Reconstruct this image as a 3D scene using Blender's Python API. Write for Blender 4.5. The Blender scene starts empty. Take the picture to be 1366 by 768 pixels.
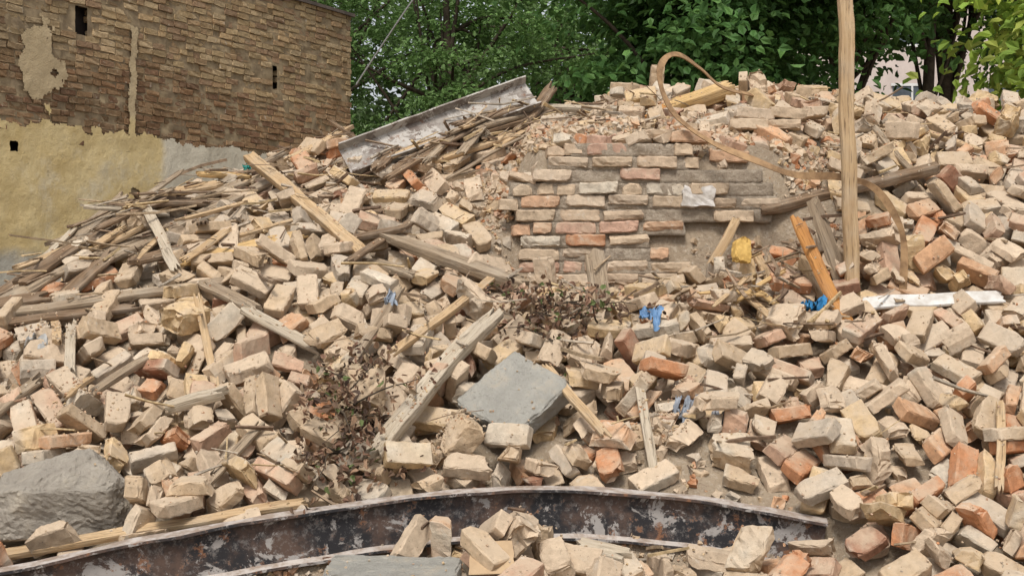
import bpy, bmesh, math, random, time
import numpy as np
from mathutils import Vector, Matrix, Euler
from mathutils.bvhtree import BVHTree
T0=time.time()
rng=np.random.default_rng(11); random.seed(11)
sc=bpy.context.scene
# ------------------------------------------------------------------ noise
def _h(a,b,s):
    n=np.sin(a*127.1+b*311.7+s*74.7)*43758.5453
    return n-np.floor(n)
def vnoise(x,y,s=0):
    x=np.asarray(x,float); y=np.asarray(y,float)
    xi=np.floor(x); yi=np.floor(y); xf=x-xi; yf=y-yi
    u=xf*xf*(3-2*xf); v=yf*yf*(3-2*yf)
    return ((_h(xi,yi,s)*(1-u)+_h(xi+1,yi,s)*u)*(1-v)+(_h(xi,yi+1,s)*(1-u)+_h(xi+1,yi+1,s)*u)*v)*2-1
def fbm(x,y,o=4,s=0):
    r=0;a=1;f=1
    for i in range(o):
        r=r+a*vnoise(x*f+i*17.3,y*f+i*9.1,s+i); a*=.5; f*=2.03
    return r
def n3(P,f,s=0):
    return (vnoise(P[:,0]*f+s,P[:,1]*f+P[:,2]*f*.7,s)+vnoise(P[:,1]*f-s,P[:,2]*f+P[:,0]*f*.6,s+3))*.5
# ------------------------------------------------------------------ mound shape
BEAMP=np.array([(-2.75,5.30,.50),(-2.0,5.5,.60),(-1.454,5.65,.698),(-.874,5.8,.779),(-.263,5.95,.838),(.214,6.0,.85),(.694,6.0,.818),(1.008,5.97,.774),(1.33,5.93,.72)])
BH=.218
def beamyz(x): return np.interp(x,BEAMP[:,0],BEAMP[:,1]),np.interp(x,BEAMP[:,0],BEAMP[:,2])
def H(x,y):
    x=np.asarray(x,float); y=np.asarray(y,float)
    zc=np.interp(x,[-7,-4.6,-3.4,-2.71,-2.17,-1.12,0.1,0.6,2.16,3.5,6,9],[0,.5,1.25,1.68,2.2,2.52,2.66,2.93,2.98,2.93,2.4,0])
    zf=0.62*y-2.97
    yc=(zc+2.97)/.62
    zb=zc-0.5*(y-yc-0.8)
    bx=np.clip((x-0.0)/.15,0,1)*np.clip((2.6-x)/.9,0,1)
    zw=np.minimum(2.44+.36*(y-8),zc+.02)
    wd=.02+.9*np.clip((x-1.5)/.35,0,1)
    st=np.clip((y-8.05+wd*.45)/wd,0,1)
    zf2=zf+(np.maximum(zw-zf,0))*bx*st
    bd=np.clip((x+.1)/.15,0,1)*np.clip((1.7-x)/.5,0,1)
    dip=.27*np.exp(-((y-7.85)/.28)**2)*bd*(y<=8.05)
    m=np.minimum(zf2,zc)-.05*np.exp(-((zf2-zc)/.2)**2)
    m=np.minimum(m,zb)
    m=m-dip+.06*fbm(x*1.1,y*1.1,3,5)
    by,bz=beamyz(x)   # rubble lies just under the open side of the beam
    e=np.clip((1.45-x)/.3,0,1)*np.clip((x+3)/.3,0,1)
    cap=bz-BH-.035-.22*np.maximum(by-y,0)
    w=e*np.clip((y-by+.75)/.3,0,1)*np.clip((by+.08-y)/.10,0,1)
    m=np.where(m>cap,m*(1-w)+cap*w,m)
    return np.maximum(m,0.0)
# (cx,cy,rx,ry,strength) places where dirt and mortar dust lie over the bricks
DIRT=[(.75,8.75,.75,.55,1.),(1.35,8.35,.38,.45,.9),(-1.1,6.55,.25,.12,.5),(-2.0,6.38,.18,.12,.9),(.66,6.4,.15,.09,.8),(3.0,6.35,.22,.3,.9),(-.6,8.4,.5,.25,.5),(-.95,8.75,.5,.2,.6),(-2.3,6.95,.2,.12,.5),(2.6,8.9,.35,.2,.5),(.1,8.5,.35,.35,.8),(-.35,6.25,.15,.1,.4),(1.9,8.3,.3,.3,.6)]
def dirt(x,y):
    d=np.zeros(np.shape(x))
    for a,b,c,e,s in DIRT: d=np.maximum(d,s*np.exp(-(((x-a)/c)**2+((y-b)/e)**2)**1.5))
    return d
# ------------------------------------------------------------------ mesh helpers
def fastmesh(name,V,F,col=None,mat=None,link=True,smooth=False):
    V=np.asarray(V,np.float32); F=np.asarray(F,np.int32)
    m=bpy.data.meshes.new(name); k=F.shape[1]
    m.vertices.add(len(V)); m.vertices.foreach_set('co',V.ravel())
    m.loops.add(F.size); m.loops.foreach_set('vertex_index',F.ravel())
    m.polygons.add(len(F)); m.polygons.foreach_set('loop_start',np.arange(0,F.size,k,dtype=np.int32))
    m.polygons.foreach_set('loop_total',np.full(len(F),k,np.int32))
    m.update(calc_edges=True)
    if col is not None:
        a=m.color_attributes.new('Col','FLOAT_COLOR','POINT')
        c=np.ones((len(V),4),np.float32); c[:,:3]=col; a.data.foreach_set('color',c.ravel())
    m.polygons.foreach_set('use_smooth',np.full(len(F),bool(smooth)))
    if mat: m.materials.append(mat)
    o=bpy.data.objects.new(name,m)
    if link: sc.collection.objects.link(o)
    return o
def gridmesh(xs,ys,fn):
    X,Y=np.meshgrid(xs,ys); Z=fn(X,Y)
    V=np.stack([X,Y,Z],-1).reshape(-1,3); n=len(xs)
    a=np.arange(len(V)).reshape(len(ys),n)
    F=np.stack([a[:-1,:-1],a[:-1,1:],a[1:,1:],a[1:,:-1]],-1).reshape(-1,4)
    return V,F
def boxgrid(d,n,e):
    ax=[]
    for i in range(3):
        L=d[i]/2; ee=min(e,L*.5)
        if n[i]<3: ax.append(np.linspace(-L,L,n[i]+1))
        else: ax.append(np.concatenate([[-L],np.linspace(-L+ee,L-ee,n[i]-1),[L]]))
    idx={};V=[];F=[]
    def vid(t):
        if t not in idx: idx[t]=len(V); V.append([ax[0][t[0]],ax[1][t[1]],ax[2][t[2]]])
        return idx[t]
    for a in range(3):
        b,c=(a+1)%3,(a+2)%3
        for side in (0,n[a]):
            for i in range(n[b]):
                for j in range(n[c]):
                    q=[]
                    for u,v in ((0,0),(1,0),(1,1),(0,1)):
                        t=[0,0,0]; t[a]=side; t[b]=i+u; t[c]=j+v; q.append(vid(tuple(t)))
                    if side==0: q.reverse()
                    F.append(q)
    return np.array(V),np.array(F)
def chipped(d,n,e,r,nch,depth,nz,seed,broken=0,bn=.012,lump=0.,lf=8):
    g=np.random.default_rng(seed)
    V,F=boxgrid(d,n,e); h=np.array(d)/2
    ext=(np.abs(V)>h-1e-6)
    two=ext.sum(1)>=2
    V-=np.sign(V)*ext*two[:,None]*(r*(g.uniform(.3,1.5,(len(V),1))))
    for k in range(nch):
        cs=g.choice([-1,1],3)
        nn=cs*np.array([g.uniform(.15,1),g.uniform(.3,1),g.uniform(.3,1)]); 
        if g.random()<.5: nn[g.integers(3)]*=.12
        nn/=np.linalg.norm(nn)
        dd=(V@nn).max()-g.uniform(.25,1)*depth
        o=V@nn-dd; V-=nn*np.maximum(o,0)[:,None]
    for s in ([1] if broken==1 else [1,-1] if broken==2 else []):
        nn=np.array([s*1.,g.uniform(-.6,.6),g.uniform(-.6,.6)]); nn/=np.linalg.norm(nn)
        dd=h[0]*.72; o=V@nn-dd; m=o>0
        V-=nn*np.maximum(o,0)[:,None]
        V[m]+=nn*(g.uniform(-1,1,(m.sum(),1))*bn)
    if lump:
        V+=lump*np.stack([n3(V,lf,seed)+.5*n3(V,lf*2.3,seed+5),n3(V,lf,seed+1)+.5*n3(V,lf*2.3,seed+6),n3(V,lf,seed+2)+.5*n3(V,lf*2.3,seed+7)],1)
    V+=g.normal(0,nz,V.shape)
    return V,F
def tube(P,R,k=6):
    P=np.asarray(P,float); V=[];F=[]
    for i,p in enumerate(P):
        t=P[min(i+1,len(P)-1)]-P[max(i-1,0)]; t/=np.linalg.norm(t)+1e-9
        a=np.cross(t,[0.3,.9,.2]); a/=np.linalg.norm(a)+1e-9; b=np.cross(t,a)
        for j in range(k):
            an=2*math.pi*j/k; V.append(p+R[i]*(a*math.cos(an)+b*math.sin(an)))
    for i in range(len(P)-1):
        for j in range(k): F.append((i*k+j,i*k+(j+1)%k,(i+1)*k+(j+1)%k,(i+1)*k+j))
    return np.array(V),np.array(F)
def merge(parts):
    V=[];F=[];C=[];o=0
    for p in parts:
        V.append(p[0]); F.append(np.asarray(p[1])+o); o+=len(p[0])
        if len(p)>2: C.append(np.broadcast_to(np.asarray(p[2],float),(len(p[0]),3)))
    return np.concatenate(V),np.concatenate(F),(np.concatenate(C) if C else None)
def catmull(P,n):
    P=np.asarray(P,float); P=np.vstack([2*P[0]-P[1],P,2*P[-1]-P[-2]]); out=[]
    for i in range(1,len(P)-2):
        for t in np.linspace(0,1,n,endpoint=False):
            a,b,c,d=P[i-1:i+3]
            out.append(.5*((2*b)+(-a+c)*t+(2*a-5*b+4*c-d)*t*t+(-a+3*b-3*c+d)*t**3))
    out.append(P[-2]); return np.array(out)
# ------------------------------------------------------------------ materials
class NT:
    def __init__(s,name):
        s.m=bpy.data.materials.new(name); s.m.use_nodes=True; s.t=s.m.node_tree; s.b=s.t.nodes['Principled BSDF']
        s.b.inputs['Roughness'].default_value=.9; s.b.inputs['Specular IOR Level'].default_value=.2
        s.out=s.t.nodes['Material Output']
    def n(s,ty,**k):
        x=s.t.nodes.new(ty)
        for a,v in k.items(): setattr(x,a,v)
        return x
    def put(s,sock,v):
        if isinstance(v,bpy.types.NodeSocket): s.t.links.new(v,sock)
        elif v is not None:
            if isinstance(v,(tuple,list)) and len(v)==3 and sock.type=='RGBA': v=(*v,1)
            sock.default_value=v
    def coord(s,kind='Object',scale=(1,1,1)):
        c=s.n('ShaderNodeTexCoord'); mp=s.n('ShaderNodeMapping'); s.put(mp.inputs[0],c.outputs[kind]); mp.inputs['Scale'].default_value=scale
        return mp.outputs[0]
    def noise(s,vec,scale,detail=4,rough=.6,dist=0):
        x=s.n('ShaderNodeTexNoise'); s.put(x.inputs['Vector'],vec); x.inputs['Scale'].default_value=scale
        x.inputs['Detail'].default_value=detail; x.inputs['Roughness'].default_value=rough; x.inputs['Distortion'].default_value=dist
        return x.outputs[0]
    def ramp(s,f,a,b,ca=0.,cb=1.):
        x=s.n('ShaderNodeMapRange',interpolation_type='SMOOTHSTEP'); s.put(x.inputs[0],f)
        for i,v in enumerate((a,b,ca,cb)): x.inputs[i+1].default_value=v
        return x.outputs[0]
    def math(s,op,a,b=None):
        x=s.n('ShaderNodeMath',operation=op); s.put(x.inputs[0],a)
        if b is not None: s.put(x.inputs[1],b)
        return x.outputs[0]
    def mix(s,f,a,b,mode='MIX'):
        x=s.n('ShaderNodeMix',data_type='RGBA',blend_type=mode); s.put(x.inputs[0],f); s.put(x.inputs[6],a); s.put(x.inputs[7],b)
        return x.outputs[2]
    def scale(s,c,f):
        x=s.n('ShaderNodeVectorMath',operation='SCALE'); s.put(x.inputs[0],c); s.put(x.inputs['Scale'],f); return x.outputs[0]
    def attr(s,name='Col'):
        return s.n('ShaderNodeAttribute',attribute_name=name).outputs[0]
    def up(s):
        g=s.n('ShaderNodeNewGeometry'); x=s.n('ShaderNodeSeparateXYZ'); s.put(x.inputs[0],g.outputs['Normal']); return x.outputs[2]
    def sep(s,v,i):
        x=s.n('ShaderNodeSeparateXYZ'); s.put(x.inputs[0],v); return x.outputs[i]
    def bump(s,h,st=.5,dist=.01,prev=None):
        x=s.n('ShaderNodeBump'); s.put(x.inputs['Height'],h); x.inputs['Strength'].default_value=st; x.inputs['Distance'].default_value=dist
        if prev: s.put(x.inputs['Normal'],prev)
        return x.outputs[0]
    def fin(s,col,nrm=None,rough=None):
        s.put(s.b.inputs['Base Color'],col)
        if nrm: s.put(s.b.inputs['Normal'],nrm)
        if rough is not None: s.put(s.b.inputs['Roughness'],rough)
        return s.m
def brick_mat(name,dust=(.52,.41,.295),amt=.48,bs=.5):
    m=NT(name); v=m.coord(); c=m.attr()
    col=m.scale(c,m.ramp(m.noise(v,22,5,.7),.25,.75,.75,1.2))
    f=m.math('ADD',m.noise(v,6,5,.65),m.math('MULTIPLY',m.up(),.14))
    col=m.mix(m.ramp(f,.45,.72,0,amt*1.5),col,dust)
    col=m.mix(m.ramp(m.noise(v,14,3,.7,.6),.62,.72,0,.45),col,(.58,.52,.43))
    col=m.mix(m.ramp(m.noise(v,11,4,.7,.3),.64,.76,0,.25),col,(.27,.18,.115))
    col=m.scale(col,m.ramp(m.noise(v,60,3,.6),.28,.36,.52,1))
    b=m.bump(m.noise(v,40,6,.7),bs,.012); b=m.bump(m.noise(v,170,3,.6),.4,.004,b)
    return m.fin(col,b)
M_brick=brick_mat('brick_dusty')
M_wallbrick=brick_mat('wall_brick',amt=.5)
M_farbrick=brick_mat('old_brick',dust=(.38,.30,.19),amt=.25,bs=.8)
def soil(name,a=(.49,.39,.28),b=(.35,.27,.19)):
    m=NT(name); v=m.coord(); col=m.mix(m.ramp(m.noise(v,3.5,6,.7),.3,.7),b,a)
    col=m.mix(m.ramp(m.noise(v,38,4,.7),.5,.68,0,.7),col,(.58,.50,.395))
    col=m.mix(m.ramp(m.noise(v,60,3,.7),.56,.7,0,.6),col,(.2,.14,.095))
    bb=m.bump(m.noise(v,28,8,.75),.9,.03); bb=m.bump(m.noise(v,120,4,.7),.6,.008,bb)
    return m.fin(col,bb)
M_soil=soil('rubble_dust'); M_ground=soil('ground_dirt',(.33,.27,.2),(.22,.17,.12)); M_mortar=soil('old_lime_mortar',(.45,.37,.285),(.35,.285,.215))
def wood(name,a,b,grey=.35):
    m=NT(name); c=m.n('ShaderNodeTexCoord'); mp=m.n('ShaderNodeMapping'); m.put(mp.inputs[0],c.outputs['Object']); mp.inputs['Scale'].default_value=(1.2,22,22)
    oi=m.n('ShaderNodeObjectInfo'); mp2=m.n('ShaderNodeVectorMath',operation='ADD'); m.put(mp2.inputs[0],mp.outputs[0]); m.put(mp2.inputs[1],oi.outputs['Location'])
    v=mp2.outputs[0]; g=m.noise(v,2.2,7,.7,.4)
    col=m.mix(m.ramp(g,.3,.68),b,a)
    col=m.mix(m.ramp(m.noise(v,6,4,.6),.55,.66,0,.75),col,tuple(q*.35 for q in b))
    col=m.mix(m.ramp(m.noise(c.outputs['Object'],6,4,.6),.4,.75,0,grey),col,(.46,.40,.32))
    bb=m.bump(g,.8,.012); bb=m.bump(m.noise(v,9,4,.6),.6,.005,bb)
    return m.fin(col,bb)
W={'grey':wood('wood_weathered',(.40,.31,.215),(.22,.16,.105)),
   'dark':wood('wood_dark',(.27,.18,.11),(.115,.075,.046),.3),
   'tan':wood('wood_tan',(.58,.42,.25),(.39,.255,.135)),
   'yellow':wood('wood_yellow',(.64,.44,.21),(.46,.29,.12),.2),
   'orange':wood('wood_orange',(.6,.30,.10),(.42,.18,.055),.12),
   'pale':wood('wood_pale',(.54,.46,.35),(.37,.295,.21),.5)}
def concrete(name,a,b):
    m=NT(name); v=m.coord(); col=m.mix(m.ramp(m.noise(v,5,7,.7),.3,.7),b,a)
    col=m.mix(m.ramp(m.noise(v,45,3,.6),.6,.7,0,.5),col,tuple(q*.5 for q in a))
    col=m.mix(m.ramp(m.noise(v,9,5,.7),.52,.70,0,.6),col,(.52,.45,.35))
    col=m.mix(m.ramp(m.noise(v,3,3,.6),.55,.7,0,.4),col,tuple(q*.62 for q in b))
    bb=m.bump(m.noise(v,18,9,.78),.9,.03); bb=m.bump(m.noise(v,110,3,.6),.5,.006,bb); return m.fin(col,bb)
M_conc=concrete('concrete_grey',(.46,.44,.39),(.35,.335,.295)); M_stone=concrete('stone_dusty',(.48,.43,.36),(.34,.30,.25))
def steel(name,base,pale,rust,pa,top,sc1=7):
    m=NT(name); v=m.coord(); f=m.noise(v,sc1,8,.72,.5)
    col=m.mix(m.ramp(m.noise(v,4,5,.7),.42,.6,0,.8),base,tuple(q*.35+.05 for q in rust))
    col=m.mix(m.ramp(f,pa,pa+.035),col,pale)
    col=m.mix(m.ramp(m.noise(v,30,6,.8),.5,.62,0,.5),col,tuple(q*.7 for q in pale))
    col=m.mix(m.ramp(m.noise(v,15,6,.75),.57,.65,0,.85),col,rust)
    col=m.mix(m.ramp(m.up(),.5,.85,0,top),col,m.mix(m.ramp(m.noise(v,12,5,.7),.4,.6),(.32,.25,.20),(.50,.45,.41)))
    bb=m.bump(f,.5,.006); bb=m.bump(m.noise(v,60,4,.7),.4,.003,bb)
    return m.fin(col,bb,m.ramp(f,.4,.6,.5,.85))
M_beam=steel('steel_black_paint',(.033,.032,.035),(.38,.355,.335),(.26,.12,.06),.55,.92)
M_chan=steel('steel_pale',(.33,.30,.265),(.47,.44,.40),(.2,.10,.055),.5,.2)
def simple(name,a,b,scale=8,bs=.4,rough=.8):
    m=NT(name); v=m.coord(); f=m.noise(v,scale,5,.65); return m.fin(m.mix(m.ramp(f,.3,.7),b,a),m.bump(m.noise(v,scale*5,5,.7),bs,.005),rough)
# ------------------------------------------------------------------ rigid body settling of the bricks
Vt,Ft=gridmesh(np.arange(-5.5,5.8,.08),np.arange(4.2,11.6,.08),lambda x,y:H(x,y)-.10+.07*dirt(x,y))
ter=fastmesh("t",Vt,Ft)
bpy.ops.rigidbody.world_add()
rw=sc.rigidbody_world; rw.substeps_per_frame=6; rw.solver_iterations=10; rw.point_cache.frame_end=45; sc.frame_end=45
def sel(objs):
    bpy.ops.object.select_all(action='DESELECT')
    for o in objs:o.select_set(True)
    bpy.context.view_layer.objects.active=objs[0]
def boxobj(d,mat4):
    m=bpy.data.meshes.new('b'); a,b,c=[q/2 for q in d]
    m.from_pydata([(sx*a,sy*b,sz*c) for sx in(-1,1) for sy in(-1,1) for sz in(-1,1)],[],[(0,1,3,2),(4,6,7,5),(0,4,5,1),(2,3,7,6),(0,2,6,4),(1,5,7,3)])
    o=bpy.data.objects.new('b',m); sc.collection.objects.link(o); o.matrix_world=mat4; return o
SLAB=((.42,.36,.12),Matrix.Translation((.01,6.50,1.18))@Euler((math.radians(42),math.radians(-8),math.radians(4))).to_matrix().to_4x4()@Matrix.Rotation(math.radians(40),4,'Z'))
BOUL=((.56,.32,.25),Matrix.Translation((-1.91,5.93,.81))@Euler((math.radians(12),math.radians(-16),math.radians(18))).to_matrix().to_4x4())
SLB2=((.52,.34,.07),Matrix.Translation((-.47,5.52,.575))@Euler((math.radians(3),math.radians(1),math.radians(-3))).to_matrix().to_4x4())
WALLB=((1.0,.38,.95),Matrix.Translation((.50,8.2,2.02)))
bp=catmull(BEAMP,8)
pas=[ter]
for b in (SLAB,BOUL,SLB2,WALLB): pas.append(boxobj(*b))
for i in range(0,len(bp)-4,4):
    a,b=Vector(bp[i]),Vector(bp[i+4]); q=(b-a); c=(a+b)/2-Vector((0,0,.13))
    X=q.normalized(); Yv=Vector((0,0,1)).cross(X).normalized(); Z=X.cross(Yv)
    M=Matrix((X,Yv,Z)).transposed().to_4x4(); M.translation=c
    pas.append(boxobj((q.length,.10,.26),M))
bpy.context.view_layer.update()
sel(pas); bpy.ops.rigidbody.objects_add(type='PASSIVE')
for o in pas:
    o.rigid_body.collision_shape='BOX' if o is not ter else 'MESH'; o.rigid_body.friction=1
dims=[(.215,.108,.060),(.160,.108,.060),(.12,.105,.058),(.085,.095,.055),(.20,.16,.115)]
ms=[]
for d in dims:
    o=boxobj(d,Matrix.Identity(4)); ms.append(o.data); bpy.data.objects.remove(o)
obs=[];C=.24
for L in range(5):
    for ix in np.arange(-4.1,4.4,C):
        for iy in np.arange(4.85,10.4,C):
            x=ix+rng.uniform(-.05,.05)+(L%2)*C/2; y=iy+rng.uniform(-.05,.05)+(L%2)*C/2
            h=float(H(x,y))
            if h<.04: continue
            if -.12<x<1.15 and 7.8<y<8.5: continue
            by,bz=beamyz(x); inb=-2.8<x<1.4
            if inb and by-.10<y<by+.10: continue
            if rng.random()<float(dirt(x,y))*.8: continue
            if x<-1.5 and 7.2<y and rng.random()<.3: continue
            k=int(rng.choice(5,p=[.52,.16,.19,.11,.02]))
            o=bpy.data.objects.new('b',ms[k]); sc.collection.objects.link(o)
            o.location=(x,y,h+.07+L*.135)
            o.rotation_euler=(rng.normal(0,.4),rng.normal(0,.4),rng.uniform(0,6.28)); o['k']=k
            obs.append(o)
sel(obs); bpy.ops.rigidbody.objects_add(type='ACTIVE')
for o in obs:
    r=o.rigid_body; r.collision_shape='BOX'; r.friction=.9; r.restitution=0; r.linear_damping=.2;r.angular_damping=.3; r.mass=2; r.use_margin=True; r.collision_margin=0.001
for f in range(1,41): sc.frame_set(f)
dg=bpy.context.evaluated_depsgraph_get()
BR=[]
for o in obs:
    m=o.evaluated_get(dg).matrix_world.copy(); p=m.translation
    if p.z<-.2: continue
    if -.08<p.x<1.02 and 7.6<p.y<8.08 and p.z>1.98: continue
    if 1.02<=p.x<1.5 and 7.7<p.y<8.08 and p.z>2.1: continue
    by,bz=beamyz(p.x)
    if -2.8<p.x<1.22 and by-.60<p.y<by+.03 and p.z>(bz-BH+.055)+(by-p.y)*.17: continue
    if -2.8<p.x<1.22 and by-.03<p.y<by+.12 and p.z>bz+.02: continue
    dB=p-Vector((-1.91,5.93,.81))
    if abs(dB.x)<.33 and -.5<dB.y<.12 and p.z>.70: continue
    if dB.length<.30 and p.z>.95: continue
    if (p-Vector((.01,6.48,1.2))).length<.34 and (p.y<6.52 or abs(p.x)<.2) and p.z>1.07: continue
    if abs(p.x+.47)<.27 and abs(p.y-5.52)<.22 and p.z>.58: continue
    if 1.80<p.x<2.54 and 7.08<p.y<7.42 and p.z>1.60+(p.x-1.82)*.05: continue
    BR.append((o['k'],m))
bpy.ops.rigidbody.world_remove()
for o in obs+pas: bpy.data.objects.remove(o)
sc.frame_set(1)
TS=time.time()-T0
# ------------------------------------------------------------------ brick variants and baking
PAL=np.array([(.485,.36,.235),(.54,.42,.30),(.465,.39,.305),(.51,.24,.12),(.54,.32,.185),(.49,.315,.215),(.31,.16,.10),(.56,.405,.23),(.58,.50,.395)])
PW=np.array([.25,.26,.11,.06,.10,.08,.015,.09,.03]); PW/=PW.sum()
VAR={0:[chipped(dims[0],(10,4,3),.008,.003,3,.022,.0010,s) for s in range(10)]+[chipped(dims[0],(10,4,3),.008,.0035,5,.04,.0018,s,1) for s in range(50,56)],
     1:[chipped(dims[1],(8,4,3),.008,.003,4,.028,.0014,s,s%2) for s in range(10,18)],
     2:[chipped(dims[2],(6,4,3),.008,.003,4,.032,.0018,s,1,.014) for s in range(20,29)],
     3:[chipped(dims[3],(5,4,3),.010,.003,5,.04,.0024,s,s%3,.014) for s in range(30,38)],
     4:[chipped(dims[4],(9,7,5),.012,.004,7,.055,.003,s,s%3,.018) for s in range(60,66)]}
boxf=np.array([(0,1,3,2),(4,6,7,5),(0,4,5,1),(2,3,7,6),(0,2,6,4),(1,5,7,3)])
bvV=[];bvF=[];off=0
groups={}
for k,m in BR:
    vi=int(rng.integers(len(VAR[k]))); groups.setdefault((k,vi),[]).append(np.array(m))
    a,b,c=[q/2 for q in dims[k]]
    cv=np.array([(sx*a,sy*b,sz*c,1) for sx in(-1,1) for sy in(-1,1) for sz in(-1,1)])@np.array(m).T
    bvV.append(cv[:,:3]); bvF.append(boxf+off); off+=8
parts=[]
for (k,vi),Ms in groups.items():
    V,F=VAR[k][vi]
    for M in Ms:
        s=np.array([rng.uniform(.95,1.04),rng.uniform(.95,1.04),rng.uniform(.93,1.06)])
        R=Matrix.Rotation(math.pi*rng.integers(2),3,'Z'); Vl=(V*s)@np.array(R).T
        Wd=Vl@M[:3,:3].T+M[:3,3]
        pw=PW.copy(); X,Y=M[0,3],M[1,3]
        if X>.8: pw[[3,4,5,7]]*=1.4
        if X<-.3: pw[[2]]*=1.3; pw[[3,4]]*=.6
        pw/=pw.sum()
        c=PAL[rng.choice(len(PAL),p=pw)]*rng.uniform(.83,1.12)
        if k==4: c=PAL[rng.choice([0,1,2,7])]
        col=np.tile(c,(len(V),1))
        if rng.random()<.42:
            ax=rng.integers(3); sg=rng.choice([-1,1]); h=dims[k][ax]/2
            w=np.clip((V[:,ax]*sg-h*.75)/(h*.2),0,1)*np.clip(.75+.6*n3(V,25,int(rng.integers(99))),0,1)
            col=col*(1-w[:,None])+np.array([.54,.465,.365])*rng.uniform(.85,1.1)*w[:,None]
        parts.append((Wd,F,col))
V,F,Cc=merge(parts)
fastmesh("brick_rubble",V,F,Cc,M_brick)
# ------------------------------------------------------------------ terrain
def HT(x,y):
    z=H(x,y)-.055+.12*dirt(x,y)+.022*fbm(x*6,y*6,4,9)+.03*dirt(x,y)*fbm(x*9,y*9,3,3)
    return z
Vt,Ft=gridmesh(np.arange(-8,9.5,.04),np.arange(3.8,13.5,.04),HT)
fastmesh("rubble_mound",Vt,Ft,None,M_soil,smooth=True)
V,F=gridmesh(np.linspace(-300,300,61),np.linspace(-100,600,71),lambda x,y:-.03+0*x)
fastmesh("ground",V,F,None,M_ground)
Vc,Fc=gridmesh(np.arange(-5.5,5.8,.06),np.arange(4.2,12,.06),HT)
bvV.append(Vc); bvF.append(Fc+off); off+=len(Vc)
NSL=len(BR)*6+len(Fc)
for d,m in (SLAB,BOUL,SLB2,WALLB):
    a,b,c=[q/2 for q in d]
    cv=np.array([(sx*a,sy*b,sz*c,1) for sx in(-1,1) for sy in(-1,1) for sz in(-1,1)])@np.array(m).T
    bvV.append(cv[:,:3]); bvF.append(boxf+off); off+=8
BV=BVHTree.FromPolygons(np.concatenate(bvV).tolist(),np.concatenate(bvF).tolist())
plV=[];plF=[];plo=0;PB=None
def top(x,y,both=True):
    h=BV.ray_cast(Vector((x,y,8)),Vector((0,0,-1)))
    z,n,i=(h[0].z,h[1],h[2]) if h[0] else (0,Vector((0,0,1)),-1)
    if both and PB:
        g=PB.ray_cast(Vector((x,y,8)),Vector((0,0,-1)))
        if g[0] and g[0].z>z: z,n,i=g[0].z,g[1],-2
    return z,n,i
# ------------------------------------------------------------------ slabs and boulder
def inst(name,VF,m,mat,smooth=False):
    o=fastmesh(name,VF[0],VF[1],None,mat,smooth=smooth); o.matrix_world=m; return o
inst("concrete_slab",chipped(SLAB[0],(24,21,9),.010,.006,5,.03,.0014,71,lump=.009,lf=14),SLAB[1],M_conc)
inst("stone_boulder",chipped((.60,.35,.29),(40,24,20),.016,.008,11,.10,.0022,84,lump=.028,lf=7),BOUL[1],M_stone)
inst("concrete_slab",chipped(SLB2[0],(26,18,4),.010,.006,5,.03,.0014,82,lump=.006,lf=14),SLB2[1],M_conc)
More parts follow.
